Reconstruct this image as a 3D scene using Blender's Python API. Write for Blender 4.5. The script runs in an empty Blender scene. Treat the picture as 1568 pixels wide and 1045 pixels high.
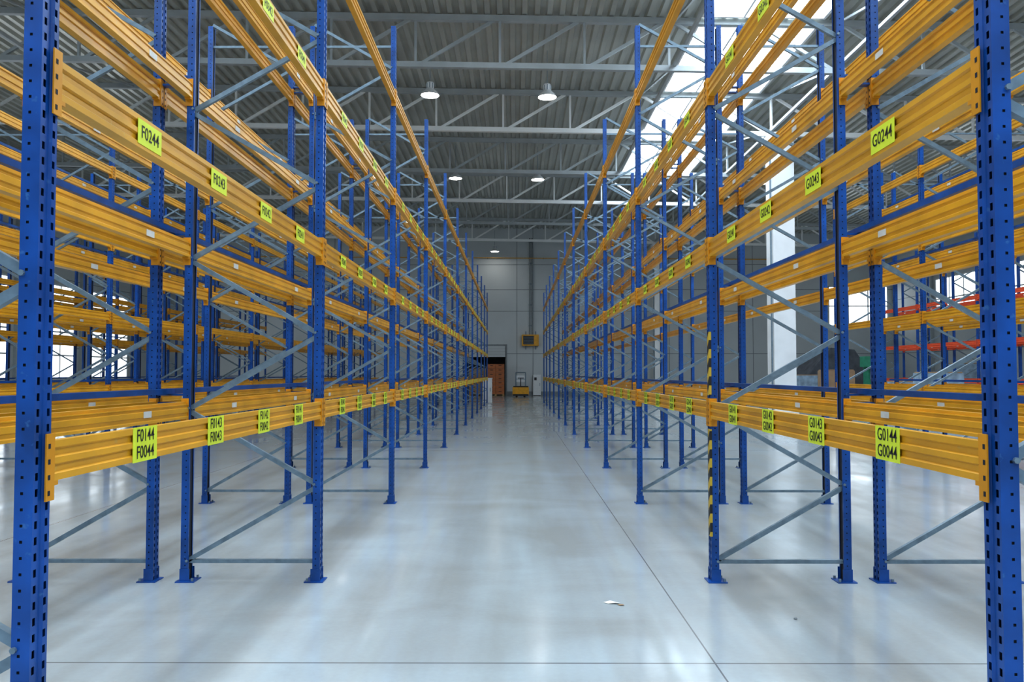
import bpy, math, random
from mathutils import Vector, Matrix
random.seed(4)
C = bpy.context.scene.collection

# ------------------------------------------------------------------ materials
def new_mat(name):
    m = bpy.data.materials.new(name); m.use_nodes = True
    nt = m.node_tree
    return m, nt, nt.nodes["Principled BSDF"]

def mat(name, col, rough=0.5, metal=0.0, var=0.12, scale=6.0, bump=0.0, dirt=None, stretch=(1,1,1)):
    m, nt, b = new_mat(name)
    tc = nt.nodes.new("ShaderNodeTexCoord")
    mp = nt.nodes.new("ShaderNodeMapping"); mp.inputs["Scale"].default_value = stretch
    nz = nt.nodes.new("ShaderNodeTexNoise"); nz.inputs["Scale"].default_value = scale
    nz.inputs["Detail"].default_value = 3
    nt.links.new(tc.outputs["Object"], mp.inputs[0]); nt.links.new(mp.outputs[0], nz.inputs["Vector"])
    r = nt.nodes.new("ShaderNodeValToRGB")
    r.color_ramp.elements[0].position = 0.3; r.color_ramp.elements[1].position = 0.7
    r.color_ramp.elements[0].color = tuple(c*(1-var) for c in col)+(1,)
    r.color_ramp.elements[1].color = tuple(min(1, c*(1+var)) for c in col)+(1,)
    nt.links.new(nz.outputs["Fac"], r.inputs[0])
    out = r.outputs[0]
    if dirt:
        n2 = nt.nodes.new("ShaderNodeTexNoise"); n2.inputs["Scale"].default_value = 28; n2.inputs["Detail"].default_value = 4
        nt.links.new(tc.outputs["Object"], n2.inputs["Vector"])
        r2 = nt.nodes.new("ShaderNodeValToRGB")
        r2.color_ramp.elements[0].position = 0.66; r2.color_ramp.elements[1].position = 0.74
        r2.color_ramp.elements[0].color = (0,0,0,1); r2.color_ramp.elements[1].color = (0.6,0.6,0.6,1)
        nt.links.new(n2.outputs["Fac"], r2.inputs[0])
        mx = nt.nodes.new("ShaderNodeMixRGB"); mx.inputs[2].default_value = dirt+(1,)
        nt.links.new(r2.outputs[0], mx.inputs[0]); nt.links.new(out, mx.inputs[1]); out = mx.outputs[0]
    nt.links.new(out, b.inputs["Base Color"])
    b.inputs["Roughness"].default_value = rough; b.inputs["Metallic"].default_value = metal
    if bump:
        bp = nt.nodes.new("ShaderNodeBump"); bp.inputs["Strength"].default_value = bump; bp.inputs["Distance"].default_value = 0.01
        nt.links.new(nz.outputs["Fac"], bp.inputs["Height"]); nt.links.new(bp.outputs[0], b.inputs["Normal"])
    return m

def emis(name, col, s, sampling='AUTO'):
    m, nt, b = new_mat(name)
    b.inputs["Base Color"].default_value = (0.8,0.8,0.8,1)
    b.inputs["Emission Color"].default_value = col+(1,)
    b.inputs["Emission Strength"].default_value = s
    m.cycles.emission_sampling = sampling
    return m

BLUE = mat("blue_upright_paint", (0.005,0.072,0.30), 0.34, 0, 0.3, 5, dirt=(0.06,0.18,0.40))
YEL = mat("yellow_beam_paint", (0.68,0.345,0.020), 0.30, 0, 0.14, 3, dirt=(0.62,0.40,0.10))
ORG = mat("orange_connector_paint", (0.64,0.28,0.010), 0.4, 0, 0.1, 5)
RED = mat("red_beam_paint", (0.65,0.09,0.03), 0.45, 0, 0.1, 5)
GALV = mat("galvanised_steel", (0.20,0.27,0.33), 0.42, 0.4, 0.15, 20)
DARK = mat("hole_shade", (0.01,0.015,0.03), 0.7)  # flat near-black standing in for shade inside holes and slots
STICK = mat("white_sticker", (0.6,0.6,0.58), 0.5)
LABEL = mat("label_yellow_green", (0.70,0.80,0.05), 0.45, 0, 0.05)
INK = mat("label_ink", (0.012,0.012,0.012), 0.5)
TRUSS = mat("truss_grey_paint", (0.46,0.50,0.52), 0.4, 0.1, 0.08, 2)
TRUSSLIT = mat("truss_lit_tone", (0.90,0.92,0.92), 0.4, 0.0, 0.03, 2)  # lightened truss grey: skylight falling on these trusses put into the colour
DECK = mat("roof_deck_metal", (0.58,0.59,0.55), 0.28, 0.45, 0.12, 0.6)
WALL = mat("wall_panel_grey", (0.60,0.64,0.66), 0.5, 0, 0.04, 0.5)
SEAM = mat("panel_seam", (0.26,0.29,0.31), 0.6)
CONC = mat("white_concrete", (0.84,0.86,0.88), 0.6, 0, 0.04, 2, bump=0.1)
PLAS = mat("black_plastic", (0.03,0.03,0.035), 0.45)
WOOD = mat("pallet_wood", (0.42,0.27,0.13), 0.75, 0, 0.25, 8, stretch=(1,1,6))
CRATE = mat("orange_crate_plastic", (0.50,0.17,0.06), 0.5, 0, 0.15, 4)
CARD = mat("cardboard", (0.35,0.24,0.15), 0.8, 0, 0.1, 4)
WRAP = mat("stretch_wrapped_goods", (0.30,0.40,0.50), 0.25, 0, 0.3, 4)
GREEN = mat("green_machine_paint", (0.05,0.32,0.2), 0.4)
TARP = mat("dark_tarpaulin", (0.09,0.10,0.12), 0.6, 0, 0.3, 3, bump=0.4)
MYEL = mat("machine_yellow", (0.80,0.40,0.02), 0.4)
WHITE = mat("white_enamel", (0.8,0.82,0.84), 0.4, 0, 0.03)
PAPER = mat("crumpled_paper", (0.75,0.73,0.69), 0.8, 0, 0.1, 30)
SKY = emis("skylight_polycarbonate", (0.76,0.89,1.0), 9.6)
WIN = emis("window_daylight", (0.88,0.95,1.0), 2.2, 'NONE')
LAMP = emis("lamp_diffuser", (1.0,0.97,0.90), 34.0)

# hazard stripes
HAZ, nt, b = new_mat("hazard_stripes")
tc = nt.nodes.new("ShaderNodeTexCoord"); sp = nt.nodes.new("ShaderNodeSeparateXYZ")
nt.links.new(tc.outputs["Object"], sp.inputs[0])
ad = nt.nodes.new("ShaderNodeMath"); ad.operation='ADD'
nt.links.new(sp.outputs[2], ad.inputs[0]); nt.links.new(sp.outputs[1], ad.inputs[1])
dv = nt.nodes.new("ShaderNodeMath"); dv.operation='DIVIDE'; dv.inputs[1].default_value=0.14
fr = nt.nodes.new("ShaderNodeMath"); fr.operation='FRACT'
gt = nt.nodes.new("ShaderNodeMath"); gt.operation='GREATER_THAN'; gt.inputs[1].default_value=0.5
nt.links.new(ad.outputs[0], dv.inputs[0]); nt.links.new(dv.outputs[0], fr.inputs[0]); nt.links.new(fr.outputs[0], gt.inputs[0])
mx = nt.nodes.new("ShaderNodeMixRGB"); mx.inputs[1].default_value=(0.02,0.02,0.02,1); mx.inputs[2].default_value=(0.55,0.38,0.04,1)
nt.links.new(gt.outputs[0], mx.inputs[0]); nt.links.new(mx.outputs[0], b.inputs["Base Color"]); b.inputs["Roughness"].default_value=0.5

# floor
FLOOR, nt, b = new_mat("polished_concrete_floor")
L = nt.links.new
tc = nt.nodes.new("ShaderNodeTexCoord"); sp = nt.nodes.new("ShaderNodeSeparateXYZ"); L(tc.outputs["Object"], sp.inputs[0])
def joint(sock, off, period, half):
    a = nt.nodes.new("ShaderNodeMath"); a.operation='SUBTRACT'; a.inputs[1].default_value=off; L(sock, a.inputs[0])
    d = nt.nodes.new("ShaderNodeMath"); d.operation='PINGPONG'; d.inputs[1].default_value=period/2; L(a.outputs[0], d.inputs[0])
    g = nt.nodes.new("ShaderNodeMath"); g.operation='LESS_THAN'; g.inputs[1].default_value=half; L(d.outputs[0], g.inputs[0])
    return g.outputs[0]
j1 = joint(sp.outputs[0], 1.10, 6.0, 0.005); j2 = joint(sp.outputs[1], 4.49, 12.2, 0.007)
mxj = nt.nodes.new("ShaderNodeMath"); mxj.operation='MAXIMUM'; L(j1, mxj.inputs[0]); L(j2, mxj.inputs[1])
mpa = nt.nodes.new("ShaderNodeMapping"); mpa.inputs["Scale"].default_value=(0.8,1.0,1); mpa.inputs["Rotation"].default_value=(0,0,0.25); L(tc.outputs["Object"], mpa.inputs[0])
n1 = nt.nodes.new("ShaderNodeTexNoise"); n1.inputs["Scale"].default_value=0.9; n1.inputs["Detail"].default_value=4; n1.inputs["Distortion"].default_value=0.5
L(mpa.outputs[0], n1.inputs["Vector"])
mpp = nt.nodes.new("ShaderNodeMapping"); mpp.inputs["Scale"].default_value=(2.4,0.2,1); L(tc.outputs["Object"], mpp.inputs[0])
n2 = nt.nodes.new("ShaderNodeTexNoise"); n2.inputs["Scale"].default_value=1.0; n2.inputs["Detail"].default_value=3; L(mpp.outputs[0], n2.inputs["Vector"])
n3 = nt.nodes.new("ShaderNodeTexNoise"); n3.inputs["Scale"].default_value=30; n3.inputs["Detail"].default_value=3; L(tc.outputs["Object"], n3.inputs["Vector"])
s1 = nt.nodes.new("ShaderNodeMath"); s1.operation='ADD'; L(n1.outputs[0], s1.inputs[0]); L(n2.outputs[0], s1.inputs[1])
s3 = nt.nodes.new("ShaderNodeMath"); s3.operation='MULTIPLY_ADD'; s3.inputs[1].default_value=0.12; L(n3.outputs[0], s3.inputs[0]); L(s1.outputs[0], s3.inputs[2])
cr = nt.nodes.new("ShaderNodeValToRGB")
mr = nt.nodes.new("ShaderNodeMapRange"); mr.inputs[1].default_value=0.84; mr.inputs[2].default_value=1.28; L(s3.outputs[0], mr.inputs[0])
cr.color_ramp.elements[0].color=(0.335,0.355,0.36,1); cr.color_ramp.elements[1].color=(0.46,0.52,0.56,1)
L(mr.outputs[0], cr.inputs[0])
m2 = nt.nodes.new("ShaderNodeMixRGB"); m2.inputs[2].default_value=(0.17,0.18,0.19,1); L(mxj.outputs[0], m2.inputs[0]); L(cr.outputs[0], m2.inputs[1])
L(m2.outputs[0], b.inputs["Base Color"])
rr = nt.nodes.new("ShaderNodeMapRange"); rr.inputs[1].default_value=0.84; rr.inputs[2].default_value=1.28; rr.inputs[3].default_value=0.24; rr.inputs[4].default_value=0.11
L(s3.outputs[0], rr.inputs[0]); L(rr.outputs[0], b.inputs["Roughness"])
b.inputs["IOR"].default_value=1.7
bp = nt.nodes.new("ShaderNodeBump"); bp.inputs["Strength"].default_value=0.12; bp.inputs["Distance"].default_value=0.01
L(n1.outputs[0], bp.inputs["Height"]); L(bp.outputs[0], b.inputs["Normal"])

# ------------------------------------------------------------------ mesh builder
class MB:
    def __init__(s): s.v=[]; s.f=[]; s.m=[]; s.mats=[]
    def mi(s, m):
        if m not in s.mats: s.mats.append(m)
        return s.mats.index(m)
    def quad(s, pts, m):
        n=len(s.v); s.v+= [tuple(p) for p in pts]; s.f.append(tuple(range(n,n+len(pts)))); s.m.append(s.mi(m))
    def box(s, x0,x1,y0,y1,z0,z1,m):
        if x0>x1:x0,x1=x1,x0
        if y0>y1:y0,y1=y1,y0
        if z0>z1:z0,z1=z1,z0
        n=len(s.v)
        s.v+=[(x0,y0,z0),(x1,y0,z0),(x1,y1,z0),(x0,y1,z0),(x0,y0,z1),(x1,y0,z1),(x1,y1,z1),(x0,y1,z1)]
        for q in ((0,3,2,1),(4,5,6,7),(0,1,5,4),(1,2,6,5),(2,3,7,6),(3,0,4,7)):
            s.f.append(tuple(n+i for i in q)); s.m.append(s.mi(m))
    def bar(s, p, q, w, h, m, up=(0,1,0)):
        p=Vector(p); q=Vector(q); d=(q-p).normalized(); u=Vector(up); a=d.cross(u)
        if a.length<1e-4: u=Vector((1,0,0)); a=d.cross(u)
        a.normalize(); u=a.cross(d).normalized()
        n=len(s.v)
        for c in (p,q):
            for (i,j) in ((-1,-1),(1,-1),(1,1),(-1,1)):
                s.v.append(tuple(c+a*(i*w/2)+u*(j*h/2)))
        for f in ((0,1,2,3),(7,6,5,4),(0,4,5,1),(1,5,6,2),(2,6,7,3),(3,7,4,0)):
            s.f.append(tuple(n+i for i in f)); s.m.append(s.mi(m))
    def prism_y(s, prof, y0, y1, m, cap=True):
        n=len(s.v); k=len(prof)
        for y in (y0,y1):
            for (x,z) in prof: s.v.append((x,y,z))
        mi=s.mi(m)
        for i in range(k):
            j=(i+1)%k; s.f.append((n+i,n+j,n+k+j,n+k+i)); s.m.append(mi)
        if cap:
            s.f.append(tuple(n+i for i in range(k))[::-1]); s.m.append(mi)
            s.f.append(tuple(n+k+i for i in range(k))); s.m.append(mi)
    def lathe(s, cx,cy,prof,m,seg=24):
        n=len(s.v); k=len(prof)
        for i in range(seg):
            a=2*math.pi*i/seg
            for (r,z) in prof: s.v.append((cx+r*math.cos(a),cy+r*math.sin(a),z))
        for i in range(seg):
            j=(i+1)%seg
            for t in range(k-1):
                s.f.append((n+i*k+t,n+j*k+t,n+j*k+t+1,n+i*k+t+1)); s.m.append(s.mi(m))
    def cyl(s, p,q,r,m,seg=12):
        p=Vector(p);q=Vector(q);d=(q-p).normalized(); a=d.orthogonal().normalized(); u=d.cross(a)
        n=len(s.v)
        for c in (p,q):
            for i in range(seg):
                t=2*math.pi*i/seg; s.v.append(tuple(c+a*(r*math.cos(t))+u*(r*math.sin(t))))
        mi=s.mi(m)
        for i in range(seg):
            j=(i+1)%seg; s.f.append((n+i,n+j,n+seg+j,n+seg+i)); s.m.append(mi)
        s.f.append(tuple(n+i for i in range(seg))[::-1]); s.m.append(mi)
        s.f.append(tuple(n+seg+i for i in range(seg))); s.m.append(mi)
    def mesh(s, name):
        me=bpy.data.meshes.new(name); me.from_pydata(s.v,[],s.f)
        for m in s.mats: me.materials.append(m)
        me.polygons.foreach_set("material_index", s.m); me.update(); return me
    def obj(s, name, loc=(0,0,0), parent=None, rz=0, bevel=0):
        o=bpy.data.objects.new(name, s.mesh(name)); C.objects.link(o)
        o.location=loc; o.rotation_euler[2]=rz
        if parent: o.parent=parent
        if bevel:
            bv=o.modifiers.new("bevel","BEVEL"); bv.width=bevel; bv.segments=2; bv.limit_method='ANGLE'
        return o
def inst(name, me, loc, parent=None):
    o=bpy.data.objects.new(name, me); C.objects.link(o); o.location=loc
    if parent: o.parent=parent
    return o
def empty(name, loc=(0,0,0)):
    o=bpy.data.objects.new(name,None); C.objects.link(o); o.location=loc; o.empty_display_size=0.2; return o

# ------------------------------------------------------------------ rack parts
D = 1.07; BAY = 3.7; HU = 5.97; W2 = 0.046; FD=0.058
LEVELS = [1.316, 2.565, 3.815, 5.06]

def upright(mb, x0, s):
    """x0 = web plane, s=+1 flanges go to +x"""
    P=0.05; n=int(HU/P)
    ys=[-W2,-0.035,-0.021,-0.014,0.014,0.021,0.035,W2]
    xs=[0,0,0,0.009,0.009,0,0,0]      # recessed centre groove
    hole={1,5}
    for k in range(n):
        z0=k*P; za=z0+0.013; zb=z0+0.037; z1=z0+P
        for i in range(7):
            p=(x0+s*xs[i],ys[i]); q=(x0+s*xs[i+1],ys[i+1])
            if i in hole:
                mb.quad([(p[0],p[1],z0),(q[0],q[1],z0),(q[0],q[1],za),(p[0],p[1],za)],BLUE)
                mb.quad([(p[0],p[1],zb),(q[0],q[1],zb),(q[0],q[1],z1),(p[0],p[1],z1)],BLUE)
    for i in range(7):
        if i in hole: continue
        p=(x0+s*xs[i],ys[i]); q=(x0+s*xs[i+1],ys[i+1])
        mb.quad([(p[0],p[1],0),(q[0],q[1],0),(q[0],q[1],n*P),(p[0],p[1],n*P)],BLUE)
    for y in (-W2,W2):
        c=[0,0.030,0.039,FD]
        for i in (0,2):
            mb.quad([(x0+s*c[i],y,0),(x0+s*c[i+1],y,0),(x0+s*c[i+1],y,n*P),(x0+s*c[i],y,n*P)],BLUE)
        for k in range(n):
            z0=k*P; za=z0+0.021; zb=z0+0.030; z1=z0+P
            for a,bz in ((z0,za),(zb,z1)):
                mb.quad([(x0+s*c[1],y,a),(x0+s*c[2],y,a),(x0+s*c[2],y,bz),(x0+s*c[1],y,bz)],BLUE)
        yi=y*0.62
        mb.quad([(x0+s*FD,y,0),(x0+s*FD,yi,0),(x0+s*FD,yi,n*P),(x0+s*FD,y,n*P)],BLUE)
    # near-black box put in as the shade inside the hollow post
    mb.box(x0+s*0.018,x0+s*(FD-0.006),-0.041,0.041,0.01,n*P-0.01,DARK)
    # foot plate + anchor bolts
    mb.box(x0-s*0.03,x0+s*0.115,-0.075,0.075,0,0.008,BLUE)
    mb.box(x0-s*0.004,x0+s*0.07,-0.053,-0.047,0.008,0.10,BLUE)
    mb.box(x0-s*0.004,x0+s*0.07,0.047,0.053,0.008,0.10,BLUE)
    for yy in (-0.055,0.055):
        mb.cyl((x0+s*0.095,yy,0.008),(x0+s*0.095,yy,0.03),0.010,GALV,6)

mb=MB(); upright(mb,0,1); upright(mb,D,-1)
xa=0.048; xb=D-0.048
def brace(p,q):
    mb.bar(p,q,0.034,0.03,GALV)
mb.bar((xa-0.01,0,0.15),(xb+0.01,0,0.15),0.028,0.03,GALV)
z=0.16; side=0; zs=[]
while z<5.5:
    z2=z+0.585
    brace(((xa if side==0 else xb),0,z),((xb if side==0 else xa),0,z2-0.03))
    zs.append((xa if side==0 else xb,z)); z=z2; side^=1
mb.bar((xa-0.01,0,5.7),(xb+0.01,0,5.7),0.028,0.03,GALV)
for (x,zz) in zs:
    mb.cyl((x,-0.056,zz),(x,0.056,zz),0.010,GALV,8)
FRAME=mb.mesh("upright_frame")

def bay_mesh(levels, beam, conn, name):
    mb=MB()
    for z in levels:
        for side in (0,1):
            f=(lambda x: x-0.003) if side==0 else (lambda x: D+0.003-x)
            prof=[(0,.065),(0,.043),(.009,.036),(.009,.016),(0,.010),(0,-.010),(.009,-.016),(.009,-.036),(0,-.043),(0,-.065),
                  (.05,-.065),(.05,-.048),(.042,-.042),(.042,-.022),(.05,-.016),(.05,.016),(.042,.022),(.042,.034),(.05,.040),(.05,.045),(.034,.045),(.034,.065)]
            mb.prism_y([(f(x),z+zz) for x,zz in prof], 0.052, BAY-0.052, beam)
            for (ya,yb,yc) in ((0.008,0.051,0.055),(BAY-0.008,BAY-0.051,BAY-0.055)):
                mb.box(f(-0.001),f(-0.006),ya,yb,z-0.125,z+0.09,conn)
                mb.box(f(-0.006),f(0.052),yb,yc,z-0.125,z+0.09,conn)
                ym=(ya+yb)/2-(0.006 if ya<1 else -0.006)
                for dz in (-0.10,-0.05,0.0,0.05):
                    mb.box(f(-0.0065),f(-0.0070),ym-0.006,ym+0.006,z+dz-0.008,z+dz+0.008,DARK)
                mb.box(f(0.0),f(0.048),yb,yb+(0.035 if ya<1 else -0.035),z-0.080,z-0.065,conn)
            for yy in (0.9,2.9):
                mb.box(f(0.0505),f(0.0515),yy,yy+0.12,z-0.022,z+0.022,STICK)
    return mb.mesh(name)
BEAMS=bay_mesh(LEVELS,YEL,ORG,"bay_beams")
REDB=bay_mesh([1.35,2.55,3.95],RED,RED,"bay_beams_red")

mb=MB()
for z in LEVELS:
    zz=z+0.145
    mb.prism_y([(0.082,zz-.02),(0.128,zz-.02),(0.128,zz+.02),(0.082,zz+.02)],0.0,BAY,BLUE)
    mb.box(0.0,0.21,-0.03,0.03,zz-0.035,zz-0.02,BLUE)
    mb.box(0.0,0.21,-0.03,0.03,zz-0.10,zz-0.085,BLUE)
STOPS=mb.mesh("rear_pallet_stops")

Y0=2.55
def rack(x0, b0, b1, beams=BEAMS, stops_at=None, name="pallet_rack"):
    e=empty(name,(x0,Y0+b0*BAY,0))
    for i in range(b0,b1+1):
        inst("upright_frame",FRAME,(0,(i-b0)*BAY,0),e)
        if i<b1:
            inst("bay_beams",beams,(0,(i-b0)*BAY,0),e)
            if stops_at is not None: inst("rear_pallet_stops",STOPS,(stops_at,(i-b0)*BAY,0),e)
    return e
A=1.5; G=0.21; AI=3.05
rackF=rack(-A-D,0,11,stops_at=-G)
rack(-A-2*D-G,0,11)
xl=-A-2*D-G-AI
rack(xl-D,0,11,stops_at=-G); rack(xl-2*D-G,0,11)
xl2=xl-2*D-G-AI
rack(xl2-D,0,10,stops_at=-G); rack(xl2-2*D-G,0,10)
rackG=rack(A,0,11,stops_at=D)
rack(A+D+G,0,11)
xr=A+2*D+G+AI
rack(xr,0,4,stops_at=D); rack(xr+D+G,0,4)
rack(14.2,3,8,beams=REDB); rack(14.2+D+G,3,8,beams=REDB)

# ---- labels
def text_mesh(txt,size):
    cu=bpy.data.curves.new("t","FONT"); cu.body=txt; cu.size=size; cu.align_x='CENTER'; cu.align_y='CENTER'; cu.resolution_u=3; cu.offset=0.0003
    o=bpy.data.objects.new("t",cu); C.objects.link(o)
    bpy.context.view_layer.update()
    me=bpy.data.meshes.new_from_object(o.evaluated_get(bpy.context.evaluated_depsgraph_get()))
    vs=[tuple(v.co) for v in me.vertices]; fs=[tuple(p.vertices) for p in me.polygons]
    bpy.data.objects.remove(o); bpy.data.meshes.remove(me); bpy.data.curves.remove(cu)
    return vs,fs
def labels(letter, xface, nx, parent):
    mb=MB()
    d=1 if nx>0 else -1
    def place(txt,size,yc,zc):
        vs,fs=text_mesh(txt,size); n=len(mb.v)
        for v in vs: mb.v.append((xface+nx*0.0035, yc+d*v[0]*0.98, zc+v[1]*1.12))
        mi=mb.mi(INK)
        for f in fs: mb.f.append(tuple(n+i for i in f)); mb.m.append(mi)
    for bay in range(0,11):
        for i in range(4):
            yc=Y0+bay*BAY+0.70+i*0.767; num=44-4*bay-i
            for lv,z in enumerate(LEVELS[:3]):
                hh=0.069 if lv==0 else 0.050
                mb.box(xface+nx*0.0005,xface+nx*0.002,yc-0.105,yc+0.105,z-hh,z+hh,LABEL)
                if bay<4:
                    if lv==0:
                        place("%s01%02d"%(letter,num),0.064,yc,z+0.033)
                        place("%s00%02d"%(letter,num),0.064,yc,z-0.033)
                    else:
                        place("%s0%d%02d"%(letter,lv+1,num),0.066,yc,z)
    o=mb.obj("location_labels"); o.parent=parent; o.matrix_parent_inverse=Matrix.Translation(parent.location).inverted()
labels("F",-A+0.003,1,rackF)
labels("G",A-0.003,-1,rackG)
mb=MB()
yp=Y0+BAY
for (z0,z1) in ((0.35,1.17),(1.43,1.92)):
    mb.box(A-0.010,A-0.004,yp-0.052,yp+0.0,z0,z1,HAZ)
    mb.box(A-0.010,A+0.008,yp-0.056,yp-0.052,z0,z1,HAZ)
o=mb.obj("hazard_guard"); o.parent=rackG; o.matrix_parent_inverse=Matrix.Translation(rackG.location).inverted()

# ------------------------------------------------------------------ building
XL,XR,YB,YF=-25.0,27.0,-20.0,57.5
SL=-0.018
ZR=12.0
def rz(x,z): return z+SL*x
mb=MB(); mb.box(XL,XR,YB,YF,-0.3,0,FLOOR); mb.obj("floor")

TY=[23.0+6.1*n for n in range(-6,6)]
mb=MB(); p=0.36; x=XL; pts=[]
while x<XR:
    pts+=[(x,0),(x+0.14,0),(x+0.18,0.11),(x+0.32,0.11)]; x+=p
pts.append((XR,0))
for i in range(len(pts)-1):
    a,b2=pts[i],pts[i+1]
    mb.quad([(a[0],YB,rz(a[0],ZR+a[1])),(b2[0],YB,rz(b2[0],ZR+b2[1])),(b2[0],YF,rz(b2[0],ZR+b2[1])),(a[0],YF,rz(a[0],ZR+a[1]))],DECK)
mb.box(XL,XR,YB,YF,ZR+0.7,ZR+0.8,DECK)
mb.obj("ceiling")

# trusses
def truss(T,name):
    mb=MB(); zt=ZR-0.11
    mb.bar((XL,0,rz(XL,zt)),(XR,0,rz(XR,zt)),0.18,0.16,TRUSS)
    mb.bar((XL,0,rz(XL,zb)),(XR,0,rz(XR,zb)),0.16,0.16,T)
    xs=[]; x=-22.5
    while x<XR-0.5: xs.append(x); x+=2.45
    for i,x in enumerate(xs):
        mb.bar((x,0,rz(x,zb)),(x,0,rz(x,zt)),0.07,0.07,T)
        if i+1<len(xs):
            x2=xs[i+1]
            if x<3.5: mb.bar((x+0.1,0,rz(x,zb)),(x2-0.1,0,rz(x2,zt)),0.09,0.08,T)
            else: mb.bar((x+0.1,0,rz(x,zt)),(x2-0.1,0,rz(x2,zb)),0.09,0.08,T)
    return mb.mesh(name)
zb=10.5; zt=ZR-0.11
TM=truss(TRUSS,"roof_truss"); TMLIT=truss(TRUSSLIT,"roof_truss_lit")
for i,y in enumerate(TY): inst("roof_truss",TMLIT if i%2 else TM,(0,y,0))

mb=MB()
for x in (4.6,9.3,-14.0):
    mb.bar((x,YB,rz(x,zb+0.1)),(x,YF,rz(x,zb+0.1)),0.09,0.09,TRUSS,up=(0,0,1))
    for i in range(len(TY)-1):
        mb.bar((x,TY[i],rz(x,zb+0.1)),(x,TY[i+1],rz(x,zt)),0.06,0.06,TRUSS,up=(1,0,0))
mb.obj("roof_bracing")

# skylights; the central and left rows are unseen, added for light
def skylight(x0,x1,y0,y1):
    mb=MB()
    z0=ZR-0.10
    def bx(a,b_,c,d,t0,t1,m):
        n=len(mb.v); mb.box(a,b_,c,d,t0,t1,m)
        for i in range(n,len(mb.v)):
            v=mb.v[i]; mb.v[i]=(v[0],v[1],rz(v[0],z0+v[2]))
    mb.quad([(x0,y0,rz(x0,z0+0.03)),(x0,y1,rz(x0,z0+0.03)),(x1,y1,rz(x1,z0+0.03)),(x1,y0,rz(x1,z0+0.03))],SKY)
    w=0.08
    bx(x0-w,x0,y0-w,y1+w,0,0.1,WHITE); bx(x1,x1+w,y0-w,y1+w,0,0.1,WHITE)
    bx(x0,x1,y0-w,y0,0,0.1,WHITE); bx(x0,x1,y1,y1+w,0,0.1,WHITE)
    for i in (1,2):
        xm=x0+(x1-x0)*i/3; bx(xm-0.03,xm+0.03,y0,y1,-0.02,0.0,WHITE)
    mb.obj("skylight")
for i in range(len(TY)-1):
    ya,yb=TY[i]+0.35,TY[i+1]-0.35
    if TY[i]<35.5: skylight(5.4,8.8,ya,yb)
    if TY[i]<16:
        skylight(-1.6,1.6,ya,yb); skylight(-11.6,-8.4,ya,yb)  # rows added out of view to brighten the foreground

# walls
mb=MB(); HWL=12.6
dx0,dx1,dz=-3.6,-0.72,3.55
mb.box(XL,dx0,YF,YF+0.3,0,HWL,WALL); mb.box(dx1,XR,YF,YF+0.3,0,HWL,WALL); mb.box(dx0,dx1,YF,YF+0.3,dz,HWL,WALL)
for z in (3.0,6.05,7.6,9.4):
    mb.box(dx1+0.1 if z<dz else XL,XR,YF-0.01,YF,z-0.02,z+0.02,SEAM)
for x in (-19,-13,-7,0.1,1.25,5,11,17,23):
    mb.box(x-0.02,x+0.02,YF-0.01,YF,0,HWL,SEAM)
mb.obj("wall_front")
mb=MB()
mb.box(dx0-0.12,dx0,YF-0.05,YF-0.01,0,dz+0.12,SEAM); mb.box(dx1,dx1+0.12,YF-0.05,YF-0.01,0,dz+0.12,SEAM)
mb.box(dx0,dx1,YF-0.05,YF-0.01,dz,dz+0.12,SEAM)
for k in range(4): mb.box(dx0+0.02,dx1-0.02,YF-0.05,YF-0.01,dz-0.2*(k+1)+0.01,dz-0.2*k,WALL)
mb.obj("door_1")
mb=MB() # room beyond
mb.box(dx0-1,dx1+1,YF+5.5,YF+5.6,0,4.2,SEAM); mb.box(dx0-1.1,dx0-1,YF+0.3,YF+5.6,0,4.2,SEAM); mb.box(dx1+1,dx1+1.1,YF+0.3,YF+5.6,0,4.2,SEAM)
mb.box(dx0-1,dx1+1,YF+0.3,YF+5.6,4.2,4.3,SEAM); mb.box(dx0-1,dx1+1,YF+0.3,YF+5.6,-0.1,0,FLOOR)
mb.obj("wall_back_room")
mb=MB(); mb.box(XL,XR,YB-0.3,YB,0,HWL,WALL); mb.obj("wall_back")
def sidewall(name,xw,s):
    mb=MB(); mb.box(xw,xw+s*0.3,YB,YF,0,HWL,WALL)
    for z in (3.0,6.8,9.0): mb.box(xw-s*0.01,xw,YB,YF,z-0.02,z+0.02,SEAM)
    for k in range(13):
        y=YB+k*6; mb.box(xw-s*0.25,xw,y-0.15,y+0.15,0,HWL,TRUSS)
    mb.obj(name)
sidewall("wall_left",XL,-1); sidewall("wall_right",XR,1)
wn=1
def window(x,s,y0,y1,z0,z1):
    global wn
    mb=MB(); mb.quad([(x-s*0.04,y0,z0),(x-s*0.04,y1,z0),(x-s*0.04,y1,z1),(x-s*0.04,y0,z1)],WIN)
    n=max(1,int((y1-y0)/1.3))
    for i in range(n+1):
        y=y0+(y1-y0)*i/n; mb.box(x-s*0.02,x-s*0.10,y-0.04,y+0.04,z0,z1,WHITE)
    k=max(1,int((z1-z0)/1.2))
    for i in range(k+1):
        z=z0+(z1-z0)*i/k; mb.box(x-s*0.02,x-s*0.10,y0,y1,z-0.04,z+0.04,WHITE)
    mb.obj("window_%d"%wn); wn+=1
for k in range(1,12):
    y=YB+k*6
    if y+5.5<YF:
        window(XL,-1,y+0.6,y+5.4,1.3 if y>33 else 4.0,6.4)
        window(XR,1,y+0.6,y+5.4,5.0,7.6)
mb=MB(); x0,x1,z0,z1=22.4,26.6,5.0,7.8
mb.quad([(x0,YF-0.04,z0),(x1,YF-0.04,z0),(x1,YF-0.04,z1),(x0,YF-0.04,z1)],WIN)
for i in range(4):
    x=x0+(x1-x0)*i/3; mb.box(x-0.04,x+0.04,YF-0.1,YF-0.02,z0,z1,WHITE)
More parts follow.
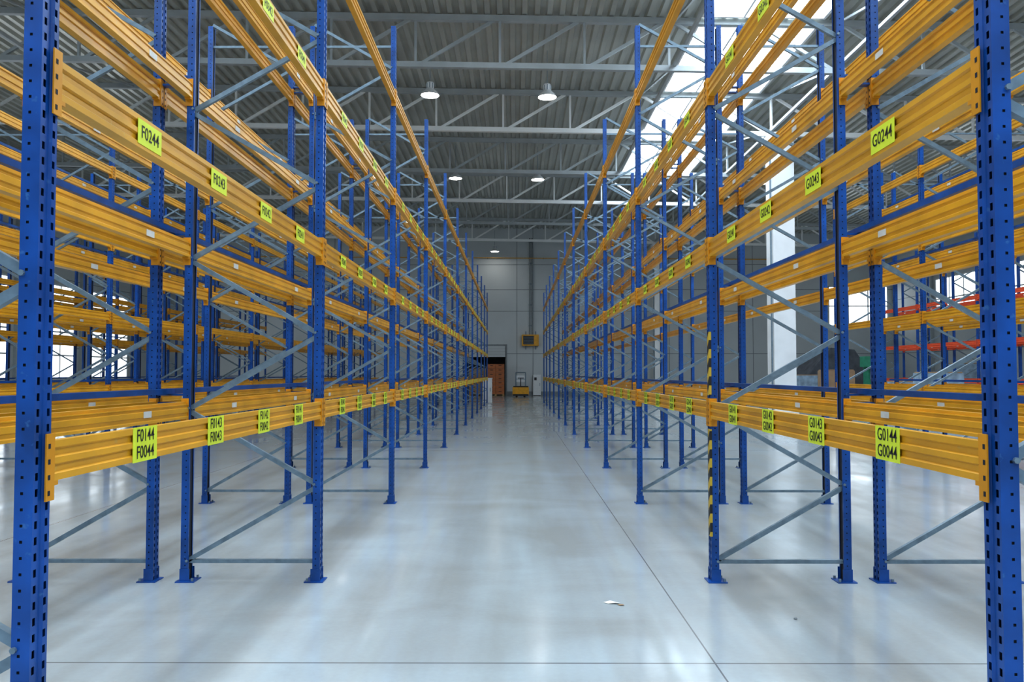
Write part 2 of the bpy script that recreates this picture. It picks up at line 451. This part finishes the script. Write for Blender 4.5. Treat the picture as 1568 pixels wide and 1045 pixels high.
for i in range(3):
    z=z0+(z1-z0)*i/2; mb.box(x0,x1,YF-0.1,YF-0.02,z-0.04,z+0.04,WHITE)
mb.obj("window_%d"%wn)
for nm,x0,x1,y0,y1 in (("baseboard_front",dx1+0.13,XR,YF-0.06,YF),("baseboard_left",XL,XL+0.06,YB,YF),("baseboard_right",XR-0.06,XR,YB,YF)):
    mb=MB(); mb.box(x0,x1,y0,y1,0,0.3,SEAM); mb.obj(nm)

for (x,y) in ((9.6,29.0),(9.6,53.5),(9.6,-8)):
    mb=MB(); w=0.39
    top=rz(x,zb)-0.1
    mb.box(x-w,x+w,y-w,y+w,0,top,CONC); mb.box(x-w-0.06,x+w+0.06,y-w-0.06,y+w+0.06,0,0.25,CONC)
    mb.box(x-w-0.1,x+w+0.1,y-w-0.1,y+w+0.1,top-0.25,top,CONC)
    mb.cyl((x-w-0.05,y-w+0.1,0.25),(x-w-0.05,y-w+0.1,top-0.3),0.03,GALV)
    mb.obj("concrete_column",bevel=0.03)

# high bay lamps
mb=MB()
mb.lathe(0,0,[(0.0,0.42),(0.10,0.42),(0.12,0.38),(0.12,0.22),(0.15,0.18),(0.24,0.10),(0.30,0.0),(0.29,0.0),(0.22,0.09),(0.0,0.10)],WHITE,28)
mb.quad([(0.28*math.cos(-a*math.pi/8),0.28*math.sin(-a*math.pi/8),0.015) for a in range(16)],LAMP)
for a in range(8):
    t=a*math.pi/4; mb.box(0.12*math.cos(t)-0.01,0.12*math.cos(t)+0.01,0.12*math.sin(t)-0.01,0.12*math.sin(t)+0.01,0.22,0.38,GALV)
mb.cyl((0,0,0.42),(0,0,1.5),0.008,GALV,6)
LM=mb.mesh("high_bay_lamp")
for y in (3.6,14.3,25.0,35.8,46.6):
    for x in (-10.1,-6.4,-2.69,1.0,11.0,14.7):
        if y>40 and abs(x)<5: continue
        inst("high_bay_lamp",LM,(x,y,rz(x,10.3)))
inst("high_bay_lamp",LM,(-1.45,55.9,10.1))

# ------------------------------------------------------------------ far end objects
mb=MB()
mb.box(0.45,1.65,YF-0.5,YF-0.05,3.55,4.35,MYEL); mb.box(0.55,1.3,YF-0.52,YF-0.5,3.65,4.25,PLAS)
mb.box(0.7,0.78,YF-0.05,YF,3.3,4.6,GALV); mb.box(1.4,1.48,YF-0.05,YF,3.3,4.6,GALV)
for k in range(5): mb.box(0.57,1.28,YF-0.535,YF-0.52,3.70+k*0.11,3.72+k*0.11,GALV)
mb.obj("wall_unit_heater")
mb=MB()
for x in (1.02,1.2): mb.cyl((x,YF-0.08,4.36),(x,YF-0.08,11.3),0.045,SEAM)
for z in (5,6.5,8,9.5,11): mb.box(0.95,1.27,YF-0.09,YF,z-0.03,z+0.03,GALV)
mb.obj("wall_conduit")
mb=MB(); mb.cyl((XL+0.4,YF-0.2,10.0),(XR-0.4,YF-0.2,9.7),0.03,MYEL)
for x in range(-22,26,4): mb.box(x-0.03,x+0.03,YF-0.2,YF-0.01,9.84-0.006*x-0.03,9.9-0.006*x,GALV)
mb.obj("gas_pipe")

def pallet(mb,x,y,z,w=1.2,d=0.8):
    for i in range(3):
        yy=y+i*(d-0.1)/2; mb.box(x,x+w,yy,yy+0.1,z,z+0.022,WOOD)
        for j in range(3):
            xx=x+j*(w-0.14)/2; mb.box(xx,xx+0.14,yy,yy+0.1,z+0.022,z+0.1,WOOD)
    for j in range(3):
        xx=x+j*(w-0.14)/2; mb.box(xx,xx+0.14,y,y+d,z+0.1,z+0.122,WOOD)
    for i in range(6):
        yy=y+i*(d-0.1)/5; mb.box(x,x+w,yy,yy+0.1,z+0.122,z+0.144,WOOD)
def crate_stack(x,y,n,m):
    mb=MB(); pallet(mb,0,0,0); z=0.144
    for k in range(n):
        for (cx) in (0.0,0.6):
            mb.box(cx+0.01,cx+0.59,0.01,0.79,z,z+0.03,m)
            for (a,b_,c,d) in ((0.01,0.59,0.01,0.04),(0.01,0.59,0.76,0.79),(0.01,0.04,0.04,0.76),(0.56,0.59,0.04,0.76)):
                mb.box(cx+a,cx+b_,c,d,z+0.03,z+0.28,m)
            mb.box(cx+0.0,cx+0.6,0.0,0.02,z+0.25,z+0.29,m); mb.box(cx+0.2,cx+0.4,-0.002,0.01,z+0.16,z+0.2,DARK)
        z+=0.3
    mb.obj("crate_stack",(x,y,0))
crate_stack(-1.98,YF-1.4,7,CRATE); crate_stack(-3.25,YF-1.35,6,CARD)

# electric pallet truck
mb=MB()
mb.box(-0.55,0.55,-0.25,0.45,0.12,0.66,MYEL); mb.box(-0.50,0.50,-0.2,0.40,0.66,0.74,PLAS)
mb.box(-0.52,0.52,-0.29,-0.25,0.08,0.2,PLAS)
for x in (-0.27,0.27): 
    mb.box(x-0.09,x+0.09,0.45,1.6,0.07,0.13,MYEL); mb.cyl((x-0.06,1.5,0.05),(x+0.06,1.5,0.05),0.05,PLAS)
    mb.cyl((x-0.04,0.0,0.1),(x+0.04,0.0,0.1),0.1,PLAS,16)
for x in (-0.33,0.33): mb.cyl((x,0.38,0.6),(x,0.38,1.65),0.035,GALV)
mb.cyl((-0.33,0.38,1.65),(0.33,0.38,1.65),0.035,GALV); mb.cyl((-0.33,0.38,1.2),(0.33,0.38,1.2),0.03,GALV)
mb.box(-0.28,0.28,0.36,0.40,1.0,1.45,WHITE)
mb.cyl((0,-0.1,0.7),(0,-0.45,1.25),0.03,PLAS); mb.cyl((-0.2,-0.47,1.28),(0.2,-0.47,1.28),0.025,PLAS)
mb.obj("electric_pallet_truck",(0.35,54.2,0),bevel=0.01)
mb=MB(); mb.box(0,0.55,0,0.35,0.05,1.5,WHITE); mb.box(0.03,0.52,-0.015,0,0.1,1.45,WHITE); mb.box(0.45,0.48,-0.04,-0.015,0.7,0.9,GALV)
mb.box(0.02,0.53,0.02,0.33,0,0.05,PLAS); mb.box(0.08,0.25,-0.02,-0.015,1.1,1.3,PLAS)
mb.obj("electrical_cabinet",(1.25,YF-0.45,0))
mb=MB(); mb.box(0,0.5,0,0.7,0.0,1.3,WHITE); mb.box(-0.02,0.52,-0.02,0.72,1.3,1.34,WHITE); mb.box(0.05,0.45,-0.012,0,0.08,1.2,WHITE); mb.box(0.4,0.43,-0.03,-0.012,0.6,0.8,GALV)
mb.obj("white_cabinet",(-1.80,44.2,0))

def wrapped(x,y,h,m):
    mb=MB(); pallet(mb,0,0,0); mb.box(0.02,1.18,0.02,0.78,0.144,h,m); mb.box(0.0,1.2,0.0,0.8,h*0.45,h*0.47,WRAP); mb.box(0.05,1.15,0.05,0.75,h,h+0.04,CARD)
    mb.obj("wrapped_pallet_load",(x,y,0),bevel=0.02)
for (x,y,h,m) in ((12.2,24,1.6,WRAP),(12.4,26.5,1.3,WRAP),(11.9,31,1.7,CARD),(12.3,35,1.5,WRAP),(18.5,34,2.0,WRAP),(20.3,36,1.8,CARD)):
    wrapped(x,y,h,m)
mb=MB()
prof=[(-1.6,0.02),(-1.55,1.3),(-1.1,2.0),(-0.3,2.9),(0.9,2.8),(1.5,1.9),(1.6,0.02)]
mb.prism_y(prof,-1.2,1.2,TARP); 
for i in range(7):
    x=-1.35+i*0.42; mb.box(x,x+0.05,-1.23,-1.2,0.02,1.5+0.25*math.sin(i),TARP)
mb.obj("tarpaulin_covered_machine",(16.3,42,0),bevel=0.12)
mb=MB()
mb.box(-0.6,0.6,-0.4,0.4,0.0,0.9,GREEN); mb.box(-0.15,0.15,-0.2,0.3,0.9,2.1,GREEN); mb.box(-0.35,0.35,-0.45,0.2,1.9,2.4,GREEN)
mb.cyl((0,-0.25,1.3),(0,-0.25,1.9),0.06,GALV); mb.box(-0.7,0.7,-0.5,0.3,0.9,0.96,GALV); mb.cyl((0.35,-0.1,2.1),(0.6,-0.3,2.1),0.03,PLAS)
mb.obj("green_drill_press",(16.9,38.5,0),bevel=0.02)

# ------------------------------------------------------------------ debris
mb=MB()
P=[(0,0),(0.05,0.02),(0.09,0.0),(0.12,-0.025),(0.08,-0.045),(0.03,-0.03)]
hz=[0.004,0.010,0.005,0.004,0.012,0.003]
n=len(mb.v); mb.v.append((0.06,-0.010,0.016)); mb.v+=[(x,y,h) for (x,y),h in zip(P,hz)]
for i in range(6): mb.f.append((n,n+1+i,n+1+(i+1)%6)); mb.m.append(mb.mi(PAPER))
mb.v+=[(0.09,-0.05,0.004),(0.13,-0.045,0.004),(0.14,-0.075,0.008),(0.105,-0.08,0.004)]; mb.f.append((n+7,n+8,n+9,n+10)); mb.m.append(mb.mi(CARD))
mb.obj("paper_scrap",(0.61,5.66,0))
mb=MB(); mb.lathe(0,0,[(0.0,0.0),(0.010,0.002),(0.012,0.007),(0.007,0.012),(0.0,0.013)],SEAM,9); mb.obj("pebble",(1.82,5.29,0))

# ------------------------------------------------------------------ world & camera
w=bpy.data.worlds.new("world"); bpy.context.scene.world=w; w.use_nodes=True
w.node_tree.nodes["Background"].inputs[0].default_value=(0.75,0.87,1,1); w.node_tree.nodes["Background"].inputs[1].default_value=0.3
cam=bpy.data.cameras.new("camera"); co=bpy.data.objects.new("camera",cam); C.objects.link(co)
cam.sensor_width=36; cam.lens=28.24; cam.clip_start=0.05; cam.clip_end=300
co.location=(0,0,1.6); co.rotation_euler=(math.radians(92.0),0,math.radians(0.25)); cam.shift_y=0.0041
bpy.context.scene.camera=co
vs=bpy.context.scene.view_settings
vs.view_transform='Standard'
vs.exposure=0.0; vs.gamma=0.86
